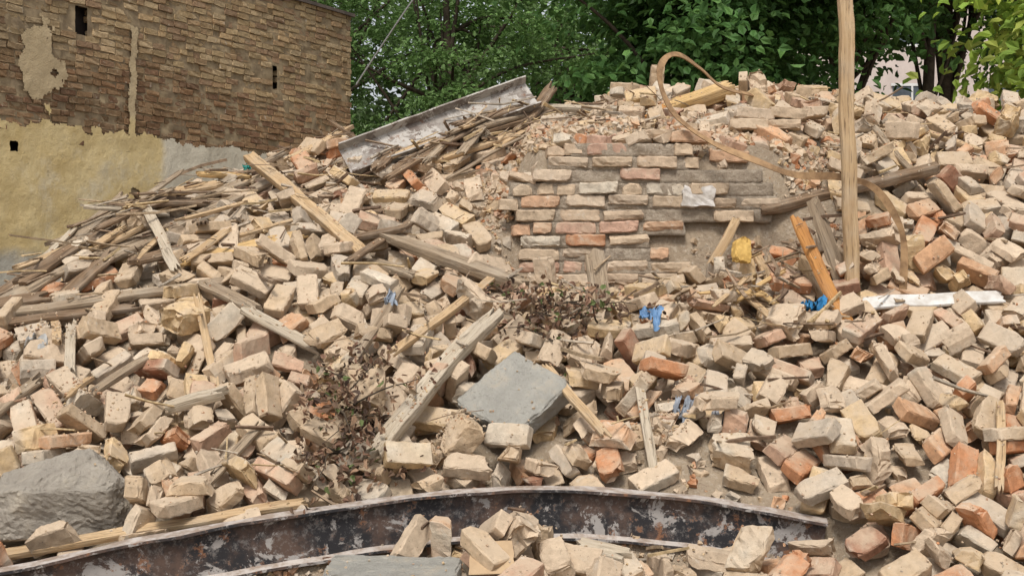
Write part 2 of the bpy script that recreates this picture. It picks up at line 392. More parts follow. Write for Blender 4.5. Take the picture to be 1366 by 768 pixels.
# ------------------------------------------------------------------ ruined wall
def ruined_wall():
    ch=.0745; parts=[];mort=[]
    R={0:(.06,.95),1:(.06,.97),2:(.10,.90),3:(.05,.80),4:(.03,1.0),5:(0.,1.5),6:(-.03,1.52),7:(-.02,1.50),8:(.16,1.45),9:(.20,1.02),10:(.33,1.0)}
    vs=[chipped((.228,.115,.065),(10,4,4),.007,.0035,6,.022,.0016,s) for s in range(200,212)]
    hs=[chipped((.106,.115,.065),(5,4,4),.007,.0035,4,.022,.0018,s) for s in range(212,219)]
    P=np.array([(.50,.385,.27),(.54,.43,.32),(.47,.355,.25),(.52,.33,.21),(.50,.245,.13),(.49,.315,.23),(.56,.49,.39)])
    for r in range(11):
        x0,x1=R[r]; z=1.70+r*ch
        for wy in range(3):
            x=x0+(.0 if r%2 else -.05)+rng.uniform(-.03,.03)+wy*.04
            y=8.058+wy*.125
            while x<x1-.03:
                hd=rng.random()<.25; L=.114 if hd else .238
                if x+L>x1+.08: hd=True;L=.114
                V,F=(hs if hd else vs)[rng.integers(7)]
                a=Euler((rng.normal(0,.04),rng.normal(0,.024),rng.normal(0,.04))).to_matrix()
                Wd=V@np.array(a).T+np.array([x+L/2,y+rng.normal(0,.007)+(rng.random()<.15)*-.018,z+ch/2+rng.normal(0,.003)+.010*math.sin(x*3)])
                pw=np.array([.28,.26,.18,.08,.035,.08,.085])
                if 3<=r<=5: pw[[3,4]]*=1.8
                pw/=pw.sum(); c=P[rng.choice(7,p=pw)]*rng.uniform(.84,1.12)
                skip = (rng.random()<(.05 if r<8 else .2) and wy==0) or (wy==0 and x>1.0 and rng.random()<.3)
                if not skip: parts.append((Wd,F,c))
                x+=L+.012
        n=max(4,int((x1-x0)/.02))
        V,F=boxgrid((x1-x0-.03,.34,ch*1.02),(n,4,4),.02)
        V=V+np.array([(x0+x1)/2,8.187,z+ch/2+.001])
        V[:,1]+=.013*n3(V,22,5)+.009*n3(V,50,8); V[:,2]+=.004*n3(V,30,2); V[:,0]+=.02*n3(V,18,4)
        mort.append((V,F))
    for (x,y,z) in [(1.40,8.35,2.66),(1.60,8.36,2.66),(1.44,8.37,2.735),(1.64,8.37,2.735),(1.25,8.1,2.45),(1.02,8.06,2.56),(.86,8.12,2.58)]:
        V,F=vs[rng.integers(8)]; parts.append((V@np.array(Euler(tuple(rng.normal(0,.08,3))).to_matrix()).T+np.array([x,y,z]),F,P[rng.integers(4)]))
    for i in range(34):   # loose broken bricks along the ragged top and left edge
        x=rng.uniform(-.05,1.45); y=8.06+rng.uniform(0,.22); rr=next((q for q in range(10,-1,-1) if R[q][0]-.02<x<R[q][1]),0)
        V,F=VAR[int(rng.choice([1,2,3]))][rng.integers(6)]
        A=np.array(Euler((rng.normal(0,.3),rng.normal(0,.3),rng.uniform(0,6.28))).to_matrix())
        parts.append((V@A.T+np.array([x,y,1.70+(rr+1)*ch+.03]),F,P[rng.integers(7)]))
    V,F,Cc=merge(parts); root=bpy.data.objects.new("ruined_brick_wall",None); sc.collection.objects.link(root)
    o=fastmesh("wall_bricks",V,F,Cc,M_wallbrick); o.parent=root
    V,F,Cc=merge(mort); o=fastmesh("mortar",V,F,None,M_mortar,smooth=True); o.parent=root
    V,F=boxgrid((.17,.03,.12),(12,2,9),.01); V[:,0]+=.03*n3(V,30,1); V[:,2]+=.03*n3(V,26,9); V[:,1]+=.006*n3(V,50,2)
    o=fastmesh("plaster_patch",V+np.array([1.06,7.993,2.22]),F,None,simple('plaster_white',(.66,.63,.6),(.46,.42,.37),14)); o.parent=root
ruined_wall()
# ------------------------------------------------------------------ steel
def sweep(P,prof,roll=0.,up=(0,0,1),nz=0.):
    n=len(P);k=len(prof);V=[];F=[]
    for i in range(n):
        t=P[min(i+1,n-1)]-P[max(i-1,0)]; t/=np.linalg.norm(t)
        s=np.cross(t,up); s/=np.linalg.norm(s); u=np.cross(s,t)
        c,q=math.cos(roll),math.sin(roll)
        s2=s*c+u*q; u2=-s*q+u*c
        for a,b in prof: V.append(P[i]+s2*a+u2*b)
    for i in range(n-1):
        for j in range(k): F.append((i*k+j,(i+1)*k+j,(i+1)*k+(j+1)%k,i*k+(j+1)%k))
    V=np.array(V)
    if nz: V+=nz*np.stack([n3(V,7,1),n3(V,8,2),n3(V,9,3)],1)
    return V,F,[list(range(k)),list(range((n-1)*k,n*k))[::-1]]
def sweepobj(name,P,prof,mat,**kw):
    V,F,caps=sweep(P,prof,**kw)
    m=bpy.data.meshes.new(name); m.from_pydata(V.tolist(),[],[tuple(f) for f in F]+caps); m.update(); m.materials.append(mat)
    o=bpy.data.objects.new(name,m); sc.collection.objects.link(o)
    bm=bmesh.new(); bm.from_mesh(m); bmesh.ops.recalc_face_normals(bm,faces=bm.faces); bm.to_mesh(m); bm.free()
    return o
def Iprof(w,h,tf,tw):
    a,b=w/2,tw/2; T=0; Bm=-h
    return [(-a,T),(a,T),(a,T-tf),(b,T-tf*1.9),(b,Bm+tf*1.9),(a,Bm+tf),(a,Bm),(-a,Bm),(-a,Bm+tf),(-b,Bm+tf*1.9),(-b,T-tf*1.9),(-a,T-tf)]
sweepobj("bent_steel_beam",catmull(BEAMP,10),Iprof(.08,BH,.012,.010),M_beam,roll=math.radians(-5),nz=.006)
def Uprof(w,h,t):
    return [(0,h/2),(-w,h/2),(-w,h/2-t),(-t,h/2-t*1.6),(-t,-h/2+t*1.6),(-w,-h/2+t),(-w,-h/2),(0,-h/2)]
a=np.array([-1.02,8.62,2.46]); b=np.array([.13,9.0,2.93]); cp=np.array([a+(b-a)*t for t in np.linspace(0,1,24)])
sweepobj("steel_channel",cp,[(-x,y) for x,y in Uprof(.075,.23,.010)],M_chan,roll=math.radians(32),nz=.006)
# ------------------------------------------------------------------ planks
def plank_geo(L,w,t,jag,seed,taper=0.,bend=0.):
    g=np.random.default_rng(seed); nx=max(6,int(L/.05)); ny=7
    V,F=boxgrid((L,w,t),(nx,ny,2),.006)
    ext=(np.abs(V[:,1])>w/2-1e-6)&(np.abs(V[:,2])>t/2-1e-6)
    V[ext,1]*=.95; V[ext,2]*=.88
    u=V[:,0]/(L/2)
    cols=np.round((V[:,1]/w+.5)*ny).astype(int)
    for s in (-1,1):
        J=g.uniform(-1,.1,ny+1)*jag
        wgt=np.clip((s*u-(1-2.2*jag/(L/2)))/(2.2*jag/(L/2)+1e-6),0,1)
        V[:,0]+=s*J[cols]*wgt
        V[:,2]*=1-.5*wgt*g.uniform(0,1)
    if taper: V[:,1]*=1-taper*np.clip(u*.5+.5,0,1)
    V[:,2]+=bend*L*(1-u**2)+.006*vnoise(V[:,0]*5+seed,V[:,0]*0,seed)
    V[:,1]+=.010*vnoise(V[:,0]*4+seed*2,V[:,0]*0,seed+2)+.003*n3(V,30,seed)
    V[:,2]+=.0016*n3(V,35,seed+1)
    return V,F
def place(name,A,B,w,t,kind,roll=0,jag=.03,taper=0,bend=0,mat=None):
    global PB,plo
    A=Vector(A);B=Vector(B); X=(B-A); L=X.length; X.normalize()
    N=Vector((0,-.45,.9)); Yv=N.cross(X).normalized(); Z=X.cross(Yv)
    if kind is None: kind='tan'
    M=Matrix((X,Yv,Z)).transposed().to_4x4(); M.translation=(A+B)/2; M=M@Matrix.Rotation(math.radians(roll),4,'X')
    V,F=plank_geo(L,w,t,jag,int(rng.integers(9999)),taper,bend)
    o=fastmesh(name,V,F,None,mat or W[kind]); o.matrix_world=M
    Mn=np.array(M); plV.append(V@Mn[:3,:3].T+Mn[:3,3]); plF.append(F+plo); plo+=len(V)
    PB=BVHTree.FromPolygons(np.concatenate(plV).tolist(),np.concatenate(plF).tolist())
    return o
def lay(p0,p1,w,t,kind,dz=(0,0),roll=0,q=72,**kw):
    p0=np.array(p0);p1=np.array(p1); ts=np.linspace(.04,.96,15)
    h=np.array([top(*(p0+(p1-p0)*u))[0] for u in ts])
    k=np.polyfit(ts,h,1); r=h-np.polyval(k,ts); lift=min(np.percentile(r,q),.06)+t*.5
    z0=np.polyval(k,0)+lift+dz[0]; z1=np.polyval(k,1)+lift+dz[1]
    return place(kw.pop('name',"wooden_plank"),(*p0,z0),(*p1,z1),w,t,kind,roll,**kw)
PL=[((-2.57,7.07),(-1.90,7.25),.07,.025,'dark'),((-2.75,7.31),(-2.11,8.18),.14,.03,'grey'),
((-2.79,7.68),(-2.02,8.39),.09,.03,'dark'),((-2.65,7.51),(-2.25,7.93),.10,.03,'dark'),((-2.61,7.86),(-1.61,8.55),.08,.03,'grey'),
((-2.85,7.5),(-2.3,8.04),.14,.03,'dark'),((-2.9,7.75),(-2.2,8.1),.11,.03,'grey'),((-2.45,7.45),(-2.0,7.95),.06,.025,'grey'),((-2.7,7.6),(-1.95,8.25),.05,.02,'tan'),
((-2.3,8.0),(-1.7,8.45),.11,.03,'dark'),((-2.0,8.1),(-1.4,8.65),.07,.03,'grey'),((-2.5,7.25),(-2.15,7.6),.10,.03,'dark'),((-2.15,8.3),(-1.75,8.5),.09,.03,'tan'),
((-2.2,7.6),(-1.85,8.1),.08,.03,'grey'),((-1.85,8.2),(-1.7,7.75),.07,.02,'dark'),((-2.8,7.2),(-2.4,7.4),.11,.03,'dark'),((-2.05,7.5),(-1.8,7.75),.09,.03,'dark'),
((-1.89,8.47),(-1.61,8.70),.06,.03,'yellow'),((-1.42,8.81),(-1.02,8.99),.06,.03,'tan'),((-1.70,8.81),(-1.41,8.90),.05,.03,'grey'),
((-1.61,7.34),(-1.26,7.01),.08,.03,'grey'),((-1.36,7.01),(-.94,6.96),.08,.02,'pale'),((-1.56,7.01),(-1.39,6.62),.04,.02,'tan'),
((-2.22,7.10),(-2.04,6.52),.05,.025,'pale'),((-2.32,7.16),(-2.18,6.74),.045,.025,'tan'),((-1.97,6.45),(-1.70,6.82),.05,.03,'grey'),
((-1.66,6.47),(-1.28,6.35),.07,.05,'pale'),((-2.0,6.28),(-1.93,6.49),.03,.02,'tan'),((-2.45,6.25),(-2.16,6.49),.06,.03,'grey'),
((-.09,7.46),(-.57,6.62),.05,.03,'tan'),((-.07,6.90),(-.62,6.00),.085,.055,'pale'),
((-.71,7.69),(.09,7.40),.085,.06,'grey'),((-.79,7.69),(-.48,7.37),.07,.04,'grey'),((-.97,7.79),(-.58,7.66),.06,.03,'dark'),
((-.49,8.51),(.08,8.81),.06,.03,'tan'),((-.84,8.43),(-.63,8.95),.09,.03,'dark'),((-.64,9.0),(-.20,8.85),.08,.04,'dark'),
((-.30,8.85),(.42,9.3),.13,.05,'grey'),((-.2,8.75),(.35,9.1),.08,.04,'dark'),((.08,8.95),(.74,9.3),.07,.035,'pale'),((.03,8.81),(.28,9.1),.08,.03,'dark'),
((-.6,8.7),(-.1,8.9),.08,.03,'dark'),((-.45,8.6),(-.35,9.0),.06,.02,'tan'),((-.75,8.55),(-.4,8.75),.05,.03,'dark'),((-.3,8.7),(.1,8.95),.09,.03,'grey'),
((.15,6.64),(.43,6.15),.045,.02,'tan'),((.59,6.47),(.63,6.13),.045,.02,'pale'),
((1.19,7.49),(1.29,6.96),.04,.015,'tan'),((1.26,7.45),(1.33,7.0),.035,.015,'yellow'),
((1.12,7.3),(1.45,7.36),.03,.015,'yellow'),((.95,7.35),(1.3,7.2),.03,.012,'yellow'),((1.0,7.1),(1.25,7.4),.025,.012,'tan'),
((.26,5.80),(.47,5.65),.09,.03,'pale'),((1.40,8.0),(2.48,8.19),.08,.05,'dark'),((2.56,8.95),(2.94,8.81),.05,.03,'tan'),
((2.2,6.3),(2.05,5.9),.04,.02,'tan'),((-1.1,6.25),(-1.3,6.0),.05,.02,'grey'),((-.55,7.1),(-.75,6.7),.05,.03,'grey'),((2.4,8.2),(2.2,8.6),.04,.02,'grey')]
for p in PL: lay(*p,jag=float(rng.uniform(.04,.09)),bend=float(rng.uniform(-.01,.015)))
g2=np.random.default_rng(77)
for i in range(34):   # laths lying down the slope on the timber side
    cx,cy=(g2.normal(-2.15,.4),g2.normal(7.9,.35)) if i<20 else (g2.normal(-.35,.35),g2.normal(8.75,.15))
    an=math.radians(g2.normal(42,14) if i<20 else g2.normal(35,25)); L=g2.uniform(.25,.75)
    d=np.array([math.cos(an),math.sin(an)])*L/2
    if i>=20 and cy>8.72: cy-=.0
    lay((cx-d[0],cy-d[1]),(cx+d[0],cy+d[1]),float(g2.uniform(.025,.06)),float(g2.uniform(.01,.022)),str(g2.choice(['grey','dark','tan','yellow','pale'],p=[.38,.32,.17,.05,.08])),dz=(float(g2.uniform(-.02,.03)),float(g2.uniform(-.02,.03))),jag=.07,q=80,name="wooden_lath")
place("wooden_plank",(-2.85,7.08,1.53),(-1.47,7.40,1.74),.075,.03,'grey',jag=.06)
place("wooden_beam",(-1.61,8.60,2.50),(-.80,7.60,1.88),.075,.05,'tan',roll=12,jag=.015)
place("wooden_plank",(-2.10,8.0,2.18),(-1.76,7.42,1.78),.06,.02,'pale',roll=15,jag=.09)
place("wooden_plank",(-1.79,7.52,1.83),(-1.14,7.80,2.01),.075,.03,'yellow',roll=8,jag=.05)
place("white_board",(1.80,7.26,1.615),(2.56,7.32,1.655),.10,.02,None,roll=10,jag=.03,mat=simple('white_paint_board',(.66,.65,.62),(.45,.41,.36),9))
place("wooden_plank",(-2.25,5.68,.60),(-.86,5.93,.80),.055,.03,'tan')
place("cardboard_sheet",(-.19,5.56,.635),(.03,5.58,.64),.17,.006,None,roll=12,jag=.03,mat=simple('cardboard',(.5,.36,.22),(.4,.28,.17),9))
place("wooden_plank",(1.50,7.42,2.08),(1.76,6.98,1.34),.095,.03,'orange',roll=-25,jag=.05,bend=-.015)
place("wooden_plank",(1.62,7.62,2.20),(1.80,7.50,1.62),.11,.045,'grey',roll=-30,jag=.07)
place("wooden_plank",(1.28,7.95,2.1),(1.10,7.8,1.82),.05,.03,'tan',roll=-40)
place("wooden_plank",(1.35,7.76,1.9),(1.45,7.28,1.52),.05,.02,'tan',roll=-10)
place("wooden_plank",(1.57,7.6,1.86),(1.66,7.25,1.58),.09,.05,'tan',roll=-20)
place("wooden_plank",(.43,7.50,1.90),(.46,7.28,1.56),.11,.035,'grey',roll=-15,jag=.05)
place("wooden_plank",(-1.57,6.52,1.12),(-1.47,6.10,.84),.05,.03,'tan',roll=-10)
place("wooden_plank",(-1.46,8.63,2.33),(-.7,8.2,2.12),.06,.03,'dark')
place("wooden_log",(.97,9.0,2.83),(1.43,9.15,3.00),.11,.085,'yellow',jag=.05)
place("wooden_plank",(.86,8.9,2.76),(.98,9.0,2.86),.06,.03,'orange')
place("wooden_post",(1.795,7.43,1.45),(1.765,7.48,3.75),.078,.04,'tan',roll=10,jag=.0)
inst("yellow_foam_block",chipped((.09,.07,.17),(8,8,12),.008,.004,9,.035,.0015,91,lump=.006,lf=20),Matrix.Translation((1.24,7.62,1.91))@Euler((-.3,.15,.3)).to_matrix().to_4x4(),simple('yellow_foam',(.66,.44,.14),(.5,.31,.09),12))
# ------------------------------------------------------------------ bent strip
SP=[(2.078,7.5,1.60),(2.09,7.5,1.916),(2.046,7.5,2.076),(1.939,7.55,2.239),(1.769,7.6,2.299),(1.547,7.7,2.319),(1.359,7.8,2.402),(1.124,7.9,2.516),(.946,8.0,2.663),(.866,8.05,2.811),(.85,8.1,2.947),(.904,8.2,3.046),(.995,8.3,3.071),(1.141,8.5,3.022),(1.307,8.7,2.938),(1.606,9.0,2.92)]
sp=catmull(SP,8)
V=[];F=[]
for i in range(len(sp)):
    t=sp[min(i+1,len(sp)-1)]-sp[max(i-1,0)]; t/=np.linalg.norm(t)
    n=np.cross(t,[.0,-1,.25]); n/=np.linalg.norm(n); b=np.cross(n,t)
    w=.018+.003*math.sin(i*.4); tw=.6*math.sin(i*.07)
    wd=n*math.cos(tw)+b*math.sin(tw); th=np.cross(t,wd)*.003
    for q in (wd*w+th,wd*w-th,-wd*w-th,-wd*w+th): V.append(sp[i]+q)
for i in range(len(sp)-1):
    for j in range(4): F.append((i*4+j,i*4+(j+1)%4,(i+1)*4+(j+1)%4,(i+1)*4+j))
fastmesh("bent_metal_strip",V,F,None,simple('rusty_strip',(.40,.255,.135),(.19,.115,.062),14))
# ------------------------------------------------------------------ debris masses
def frag_mass():
    base=[]
    for s in range(8):
        g=np.random.default_rng(400+s); V,F=boxgrid((1,1,1),(2,2,2),.3); V*=g.uniform(.5,1,3); V/=np.maximum(1,np.linalg.norm(V,axis=1)[:,None]*1.25); V+=g.normal(0,.07,V.shape); base.append((V,F))
    parts=[]; nb=len(BR)*6
    for i in range(40000):
        if i%4==0:
            d=DIRT[rng.integers(len(DIRT))]; x=d[0]+rng.normal(0,d[2]*.6); y=d[1]+rng.normal(0,d[3]*.6)
        else: x=rng.uniform(-3.5,3.7); y=rng.uniform(5.1,9.8)
        z,n,idx=top(x,y)
        isb=(0<=idx<nb) or idx==-2
        if isb and rng.random()<.75: continue
        if idx>=NSL: 
            if rng.random()<.93: continue
            isb=True
        s=(rng.uniform(.005,.013) if isb else rng.lognormal(-3.65,.5)); s=min(s,.07)
        V,F=base[rng.integers(8)]; R=np.array(Euler(tuple(rng.uniform(0,6,3))).to_matrix())
        c=PAL[rng.choice(len(PAL),p=PW)]*rng.uniform(.78,1.1)
        parts.append(((V*s)@R.T+np.array([x,y,z+s*.18]),F,c))
    V,F,Cc=merge(parts); fastmesh("brick_fragments",V,F,Cc,M_brick)
frag_mass()
def stick_mass():
    m=NT('wood_splinters'); v=m.coord(); m.fin(m.scale(m.attr(),m.ramp(m.noise(v,30,4,.7),.3,.7,.55,1.2)))
    pal=np.array([(.30,.215,.145),(.38,.28,.18),(.5,.37,.21),(.16,.105,.07),(.42,.35,.27)]); parts=[]
    regs=[(-2.2,7.9,.55,.35,130,.5),(-.35,8.75,.45,.2,130,.4),(1.3,7.35,.3,.22,110,1.2),(-1.5,8.5,.4,.2,60,.4),(0,7.3,2.4,1.,240,0),(.2,7.1,.3,.3,30,0),(2.4,8.9,.5,.3,35,.3),(.3,9.0,.4,.2,50,.4),(-.5,6.2,1.6,.4,60,0)]
    for cx,cy,rx,ry,n,ang in regs:
        for i in range(n):
            x=cx+rng.normal(0,rx);y=cy+rng.normal(0,ry)
            if not(-4<x<4 and 5<y<10): continue
            if 0<x<1.1 and 7.95<y<8.1: continue
            z,nn,ii=top(x,y)
            if ii>=NSL: continue
            L=rng.lognormal(-2.0,.5); w=rng.uniform(.005,.024); t=w*rng.uniform(.3,.8)
            V,F=boxgrid((L,w,t),(4,1,1),.01); V[:,1]*=1-.6*np.clip(V[:,0]/L+.5,0,1); V[:,2]+=V[:,0]**2*rng.uniform(-.8,.8)
            yaw=ang+rng.normal(0,.6) if ang else rng.uniform(0,6.28)
            R=np.array(Euler((rng.normal(0,.5),-rng.normal(.1,.25),yaw)).to_matrix())
            parts.append((V@R.T+np.array([x,y,z+.015+L*.06]),F,pal[rng.integers(5)]*rng.uniform(.8,1.15)))
    V,F,Cc=merge(parts); fastmesh("wood_splinters",V,F,Cc,m.m)
stick_mass()
# ------------------------------------------------------------------ leaves
def leaf_mat(name,tr=.35,rough=.55):
    m=NT(name); c=m.attr(); m.put(m.b.inputs['Base Color'],c); m.b.inputs['Roughness'].default_value=rough
    t=m.n('ShaderNodeBsdfTranslucent'); m.put(t.inputs[0],m.mix(.4,c,(.16,.29,.06)) if tr>.2 else c)
    x=m.n('ShaderNodeMixShader'); x.inputs[0].default_value=tr; m.put(x.inputs[1],m.b.outputs[0]); m.put(x.inputs[2],t.outputs[0]); m.put(m.out.inputs[0],x.outputs[0]); return m.m
M_leaf=leaf_mat('tree_leaves'); M_dead=leaf_mat('dry_leaves',.1,.8)
M_bark=simple('bark',(.085,.065,.045),(.035,.026,.018),9,.9)
LEAF=np.array([(0,0,0),(.34,.28,.10),(.2,.72,.12),(0,1.05,-.12),(-.2,.72,.12),(-.34,.28,.10)])
LF=np.array([(0,1,2,3),(0,3,4,5)])
def leaves(P,S,N,col,seed):
    g=np.random.default_rng(seed); n=len(P)
    N=N/np.linalg.norm(N,axis=1)[:,None]; a=g.normal(0,1,(n,3)); a-=N*(a*N).sum(1)[:,None]; a/=np.linalg.norm(a,axis=1)[:,None]; b=np.cross(N,a)
    V=P[:,None,:]+S[:,None,None]*(LEAF[None,:,0:1]*b[:,None,:]+LEAF[None,:,1:2]*a[:,None,:]+LEAF[None,:,2:3]*N[:,None,:])
    F=(LF[None]+ (np.arange(n)*6)[:,None,None]).reshape(-1,4)
    return V.reshape(-1,3),F,np.repeat(col,6,axis=0)
def dead_branch(cx,cy,rx,ry,n,seed):
    g=np.random.default_rng(seed); parts=[];P=[]
    root=bpy.data.objects.new("dead_branch",None); sc.collection.objects.link(root)
    for i in range(20):
        x=cx+g.normal(0,rx*.4);y=cy+g.normal(0,ry*.4); z=top(x,y)[0]; an=g.uniform(0,6.28); L=g.uniform(.15,.38)
        pts=[];p=np.array([x,y,z+.01]); d=np.array([math.cos(an)*.8,math.sin(an)*.8,g.uniform(.1,.7)])
        for k in range(7):
            pts.append(p.copy()); p=p+d*L/6; d=d+g.normal(0,.22,3); d[2]-=.06
            if k>1: P+= [p+g.normal(0,.03,3) for _ in range(n//100)]
        parts.append(tube(pts,np.linspace(.006,.0015,7),5))
    V,F,_=merge(parts); o=fastmesh("twigs",V,F,None,M_bark); o.parent=root
    for i in range(n//2):
        x=cx+g.normal(0,rx*.5);y=cy+g.normal(0,ry*.5); P.append(np.array([x,y,top(x,y,False)[0]+abs(g.normal(0,.035))]))
    P=np.array(P); pal=np.array([(.21,.12,.08),(.14,.09,.06),(.30,.19,.12),(.09,.06,.045),(.12,.15,.055),(.36,.27,.18)])
    V,F,Cc=leaves(P,g.uniform(.02,.05,len(P)),g.normal(0,1,(len(P),3))+[0,-.3,.5],pal[g.choice(6,len(P),p=[.22,.25,.2,.11,.08,.14])],seed)
    o=fastmesh("leaves",V,F,Cc,M_dead); o.parent=root
dead_branch(.20,7.02,.15,.36,400,1); dead_branch(-.73,6.18,.19,.36,680,2)
# ------------------------------------------------------------------ plastic rags
def rag(x,y,w,h,col,seed,lift=.02,both=True):
    g=np.random.default_rng(seed); n=22; u=np.linspace(-.5,.5,n); U,Vv=np.meshgrid(u,u); a=g.uniform(0,3)
    rr=1+.5*vnoise(np.arctan2(Vv,U)*2,U*0,seed)
    X=x+w*rr*(U*math.cos(a)-Vv*.6*math.sin(a)); Y=y+h*rr*(U*math.sin(a)+Vv*math.cos(a)); X=X+.02*vnoise(U*6,Vv*6,seed); Y=Y+.02*vnoise(U*6+9,Vv*6,seed)
    Z=np.array([top(float(p),float(q),both)[0] for p,q in zip(X.ravel(),Y.ravel())]).reshape(X.shape)
    z0=np.median(Z); Zp=z0+.5*(Y-y); Z=Zp+np.clip(Z-Zp,-.02,.05)
    for _ in range(3): Z[1:-1,1:-1]=(Z[1:-1,1:-1]+Z[2:,1:-1]+Z[:-2,1:-1]+Z[1:-1,2:]+Z[1:-1,:-2])/5
    Z+=lift+.03*fbm(U*7,Vv*7,3,seed)
    idx=np.arange(n*n).reshape(n,n); F=np.stack([idx[:-1,:-1],idx[:-1,1:],idx[1:,1:],idx[1:,:-1]],-1).reshape(-1,4)
    F=F[g.random(len(F))>.06]
    fastmesh("plastic_rag",np.stack([X,Y,Z],-1).reshape(-1,3),F,None,simple('plastic_%d'%seed,col,tuple(q*.55 for q in col),14,.3,.35),smooth=True)
rag(.69,7.02,.15,.13,(.15,.28,.48),1,.04); rag(1.52,7.16,.12,.11,(.04,.22,.46),2,.05,False); rag(-.6,6.99,.05,.05,(.32,.36,.42),3,.01); rag(.95,6.45,.05,.08,(.42,.43,.46),4,.0); rag(.78,6.45,.08,.04,(.32,.35,.40),5,.0)
rag(-2.3,6.8,.12,.08,(.42,.41,.39),6,0.); rag(-1.63,8.75,.07,.04,(.04,.32,.27),7,.07)
# ------------------------------------------------------------------ old brick building
def building():
    root=bpy.data.objects.new("old_brick_building",None); sc.collection.objects.link(root)
    ang=math.atan2(-.882,-.473); root.location=(-2.06,18,0); root.rotation_euler=(0,0,ang)
    slits=[(4.64,4.33,.065,.15),(1.56,4.18,.05,.14),(5.50,3.02,.05,.05),(8.2,4.3,.06,.15)]
    Ls=12.5; ch=.070; parts=[]; bs=[chipped((.205,.12,.058),(4,2,3),.010,.0,3,.016,.0025,s) for s in range(300,312)]
    Pb=np.array([(.37,.27,.15),(.34,.245,.135),(.41,.305,.18),(.32,.215,.12),(.27,.175,.105),(.38,.265,.145)])
    z=2.95;r=0
    while z<5.15:
        x=rng.uniform(-.02,.02); first=True
        while x<Ls:
            hd=rng.random()<.35 or (first and r%2); L=.108 if hd else .214; first=False
            if not any(abs(x+L/2-a)<b+L/2*.7 and abs(z+ch/2-c)<d+.02 for a,c,b,d in slits) and rng.random()>.012:
                V,F=bs[rng.integers(12)]; s=np.array([L/.222,1,1])
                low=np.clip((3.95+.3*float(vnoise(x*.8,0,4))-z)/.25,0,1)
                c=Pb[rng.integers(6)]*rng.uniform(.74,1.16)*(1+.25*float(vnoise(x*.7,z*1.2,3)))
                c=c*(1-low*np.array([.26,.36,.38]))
                yy=-.06+rng.normal(0,.006)-(.025 if rng.random()<.06 else 0)
                A=np.array(Matrix.Rotation(rng.normal(0,.02),3,'Y'))
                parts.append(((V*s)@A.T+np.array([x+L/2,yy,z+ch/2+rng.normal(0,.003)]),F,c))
            x+=L
        z+=ch; r+=1
    V,F,Cc=merge(parts); o=fastmesh("brickwork",V,F,Cc,M_farbrick); o.parent=root
    xs=np.arange(0,Ls+.01,.04); zs=np.arange(0,5.16,.04)
    V,F=gridmesh(xs,zs,lambda a,b:0*a); P=np.stack([V[:,0],-.010+.008*vnoise(V[:,0]*9,V[:,1]*9,3)+.005*vnoise(V[:,0]*23,V[:,1]*23,5),V[:,1]],1)
    c=P[F].mean(1); keep=np.ones(len(F),bool)
    for a,cc,b,d in slits: keep&=~((np.abs(c[:,0]-a)<b)&(np.abs(c[:,2]-cc)<d))
    o=fastmesh("mortar_bed",P,F[keep],None,simple('old_mortar',(.37,.285,.175),(.2,.15,.095),6)); o.parent=root
    def bx(nm,x0,x1,y0,y1,z0,z1,mat):
        V,F=boxgrid((x1-x0,y1-y0,z1-z0),(1,1,1),.1); o=fastmesh(nm,V+np.array([(x0+x1)/2,(y0+y1)/2,(z0+z1)/2]),F,None,mat); o.parent=root
    dk=simple('dark_interior',(.05,.04,.035),(.03,.025,.02))
    bx("wall_core",0.02,Ls,-6,-.13,0,5.14,dk)
    bx("end_wall",-.012,.018,-6,-.125,0,5.14,simple('end_wall_plaster',(.4,.33,.22),(.3,.24,.17)))
    bx("coping",-.05,Ls,-6.1,.035,5.165,5.205,simple('coping_metal',(.16,.13,.11),(.09,.075,.065)))
    st=.016; xs=np.arange(0,Ls,st); zs=np.arange(1.2,4.7,st); V,F=gridmesh(xs,zs,lambda a,b:0*a)
    g=np.random.default_rng(4); V[:,:2]+=g.uniform(-.35,.35,(len(V),2))*st
    P=np.stack([V[:,0],.018+.009*fbm(V[:,0]*3,V[:,1]*3,4,6),V[:,1]],1); c=P[F].mean(1); a,z=c[:,0],c[:,2]
    nz=fbm(a*2.2,z*2.2,4,12); nf=fbm(a*9,z*9,4,2)
    keep=z<3.27+.05*nz+.035*fbm(a*10,z*10,4,1)
    keep|=(((a-5.1)/.33)**2+((z-3.85)/.45)**2)<.6+.6*nz+.3*nf
    keep|=(np.abs(a-3.96+.03*nz)<.05+.025*nf)&(z<4.35+.1*nz)&(z>3)
    keep|=(((a-8.4)/.5)**2+((z-3.9)/.3)**2)<.7+.6*nz
    keep&=~((np.abs(a-5.5)<.05)&(np.abs(z-3.02)<.05))
    keep&=~((fbm(a*1.5+4,z*1.5,4,22)>1.05)&(z>2.2))
    m=NT('yellow_stucco'); v=m.coord(); zz=m.sep(v,2); xx=m.sep(v,0)
    col=m.mix(m.ramp(m.noise(v,2.5,7,.7),.3,.72),(.57,.43,.20),(.74,.60,.33))
    col=m.mix(m.ramp(m.noise(v,1.3,6,.7),.52,.68,0,.6),col,(.67,.60,.45))
    col=m.mix(m.ramp(m.noise(v,16,5,.7),.6,.72,0,.6),col,(.38,.29,.16))
    col=m.mix(m.ramp(m.noise(v,5,6,.75),.58,.70,0,.5),col,(.46,.37,.22))
    col=m.mix(m.ramp(m.math('ADD',xx,m.math('MULTIPLY',m.noise(v,4,4,.6),.25)),3.7,3.55,0,.85),col,(.60,.56,.47))
    col=m.mix(m.ramp(m.math('ADD',zz,m.math('MULTIPLY',m.noise(v,3,4,.6),.3)),2.25,2.1,0,.9),col,(.40,.39,.35))
    col=m.mix(m.ramp(zz,3.4,3.5,0,.8),col,(.47,.37,.24))
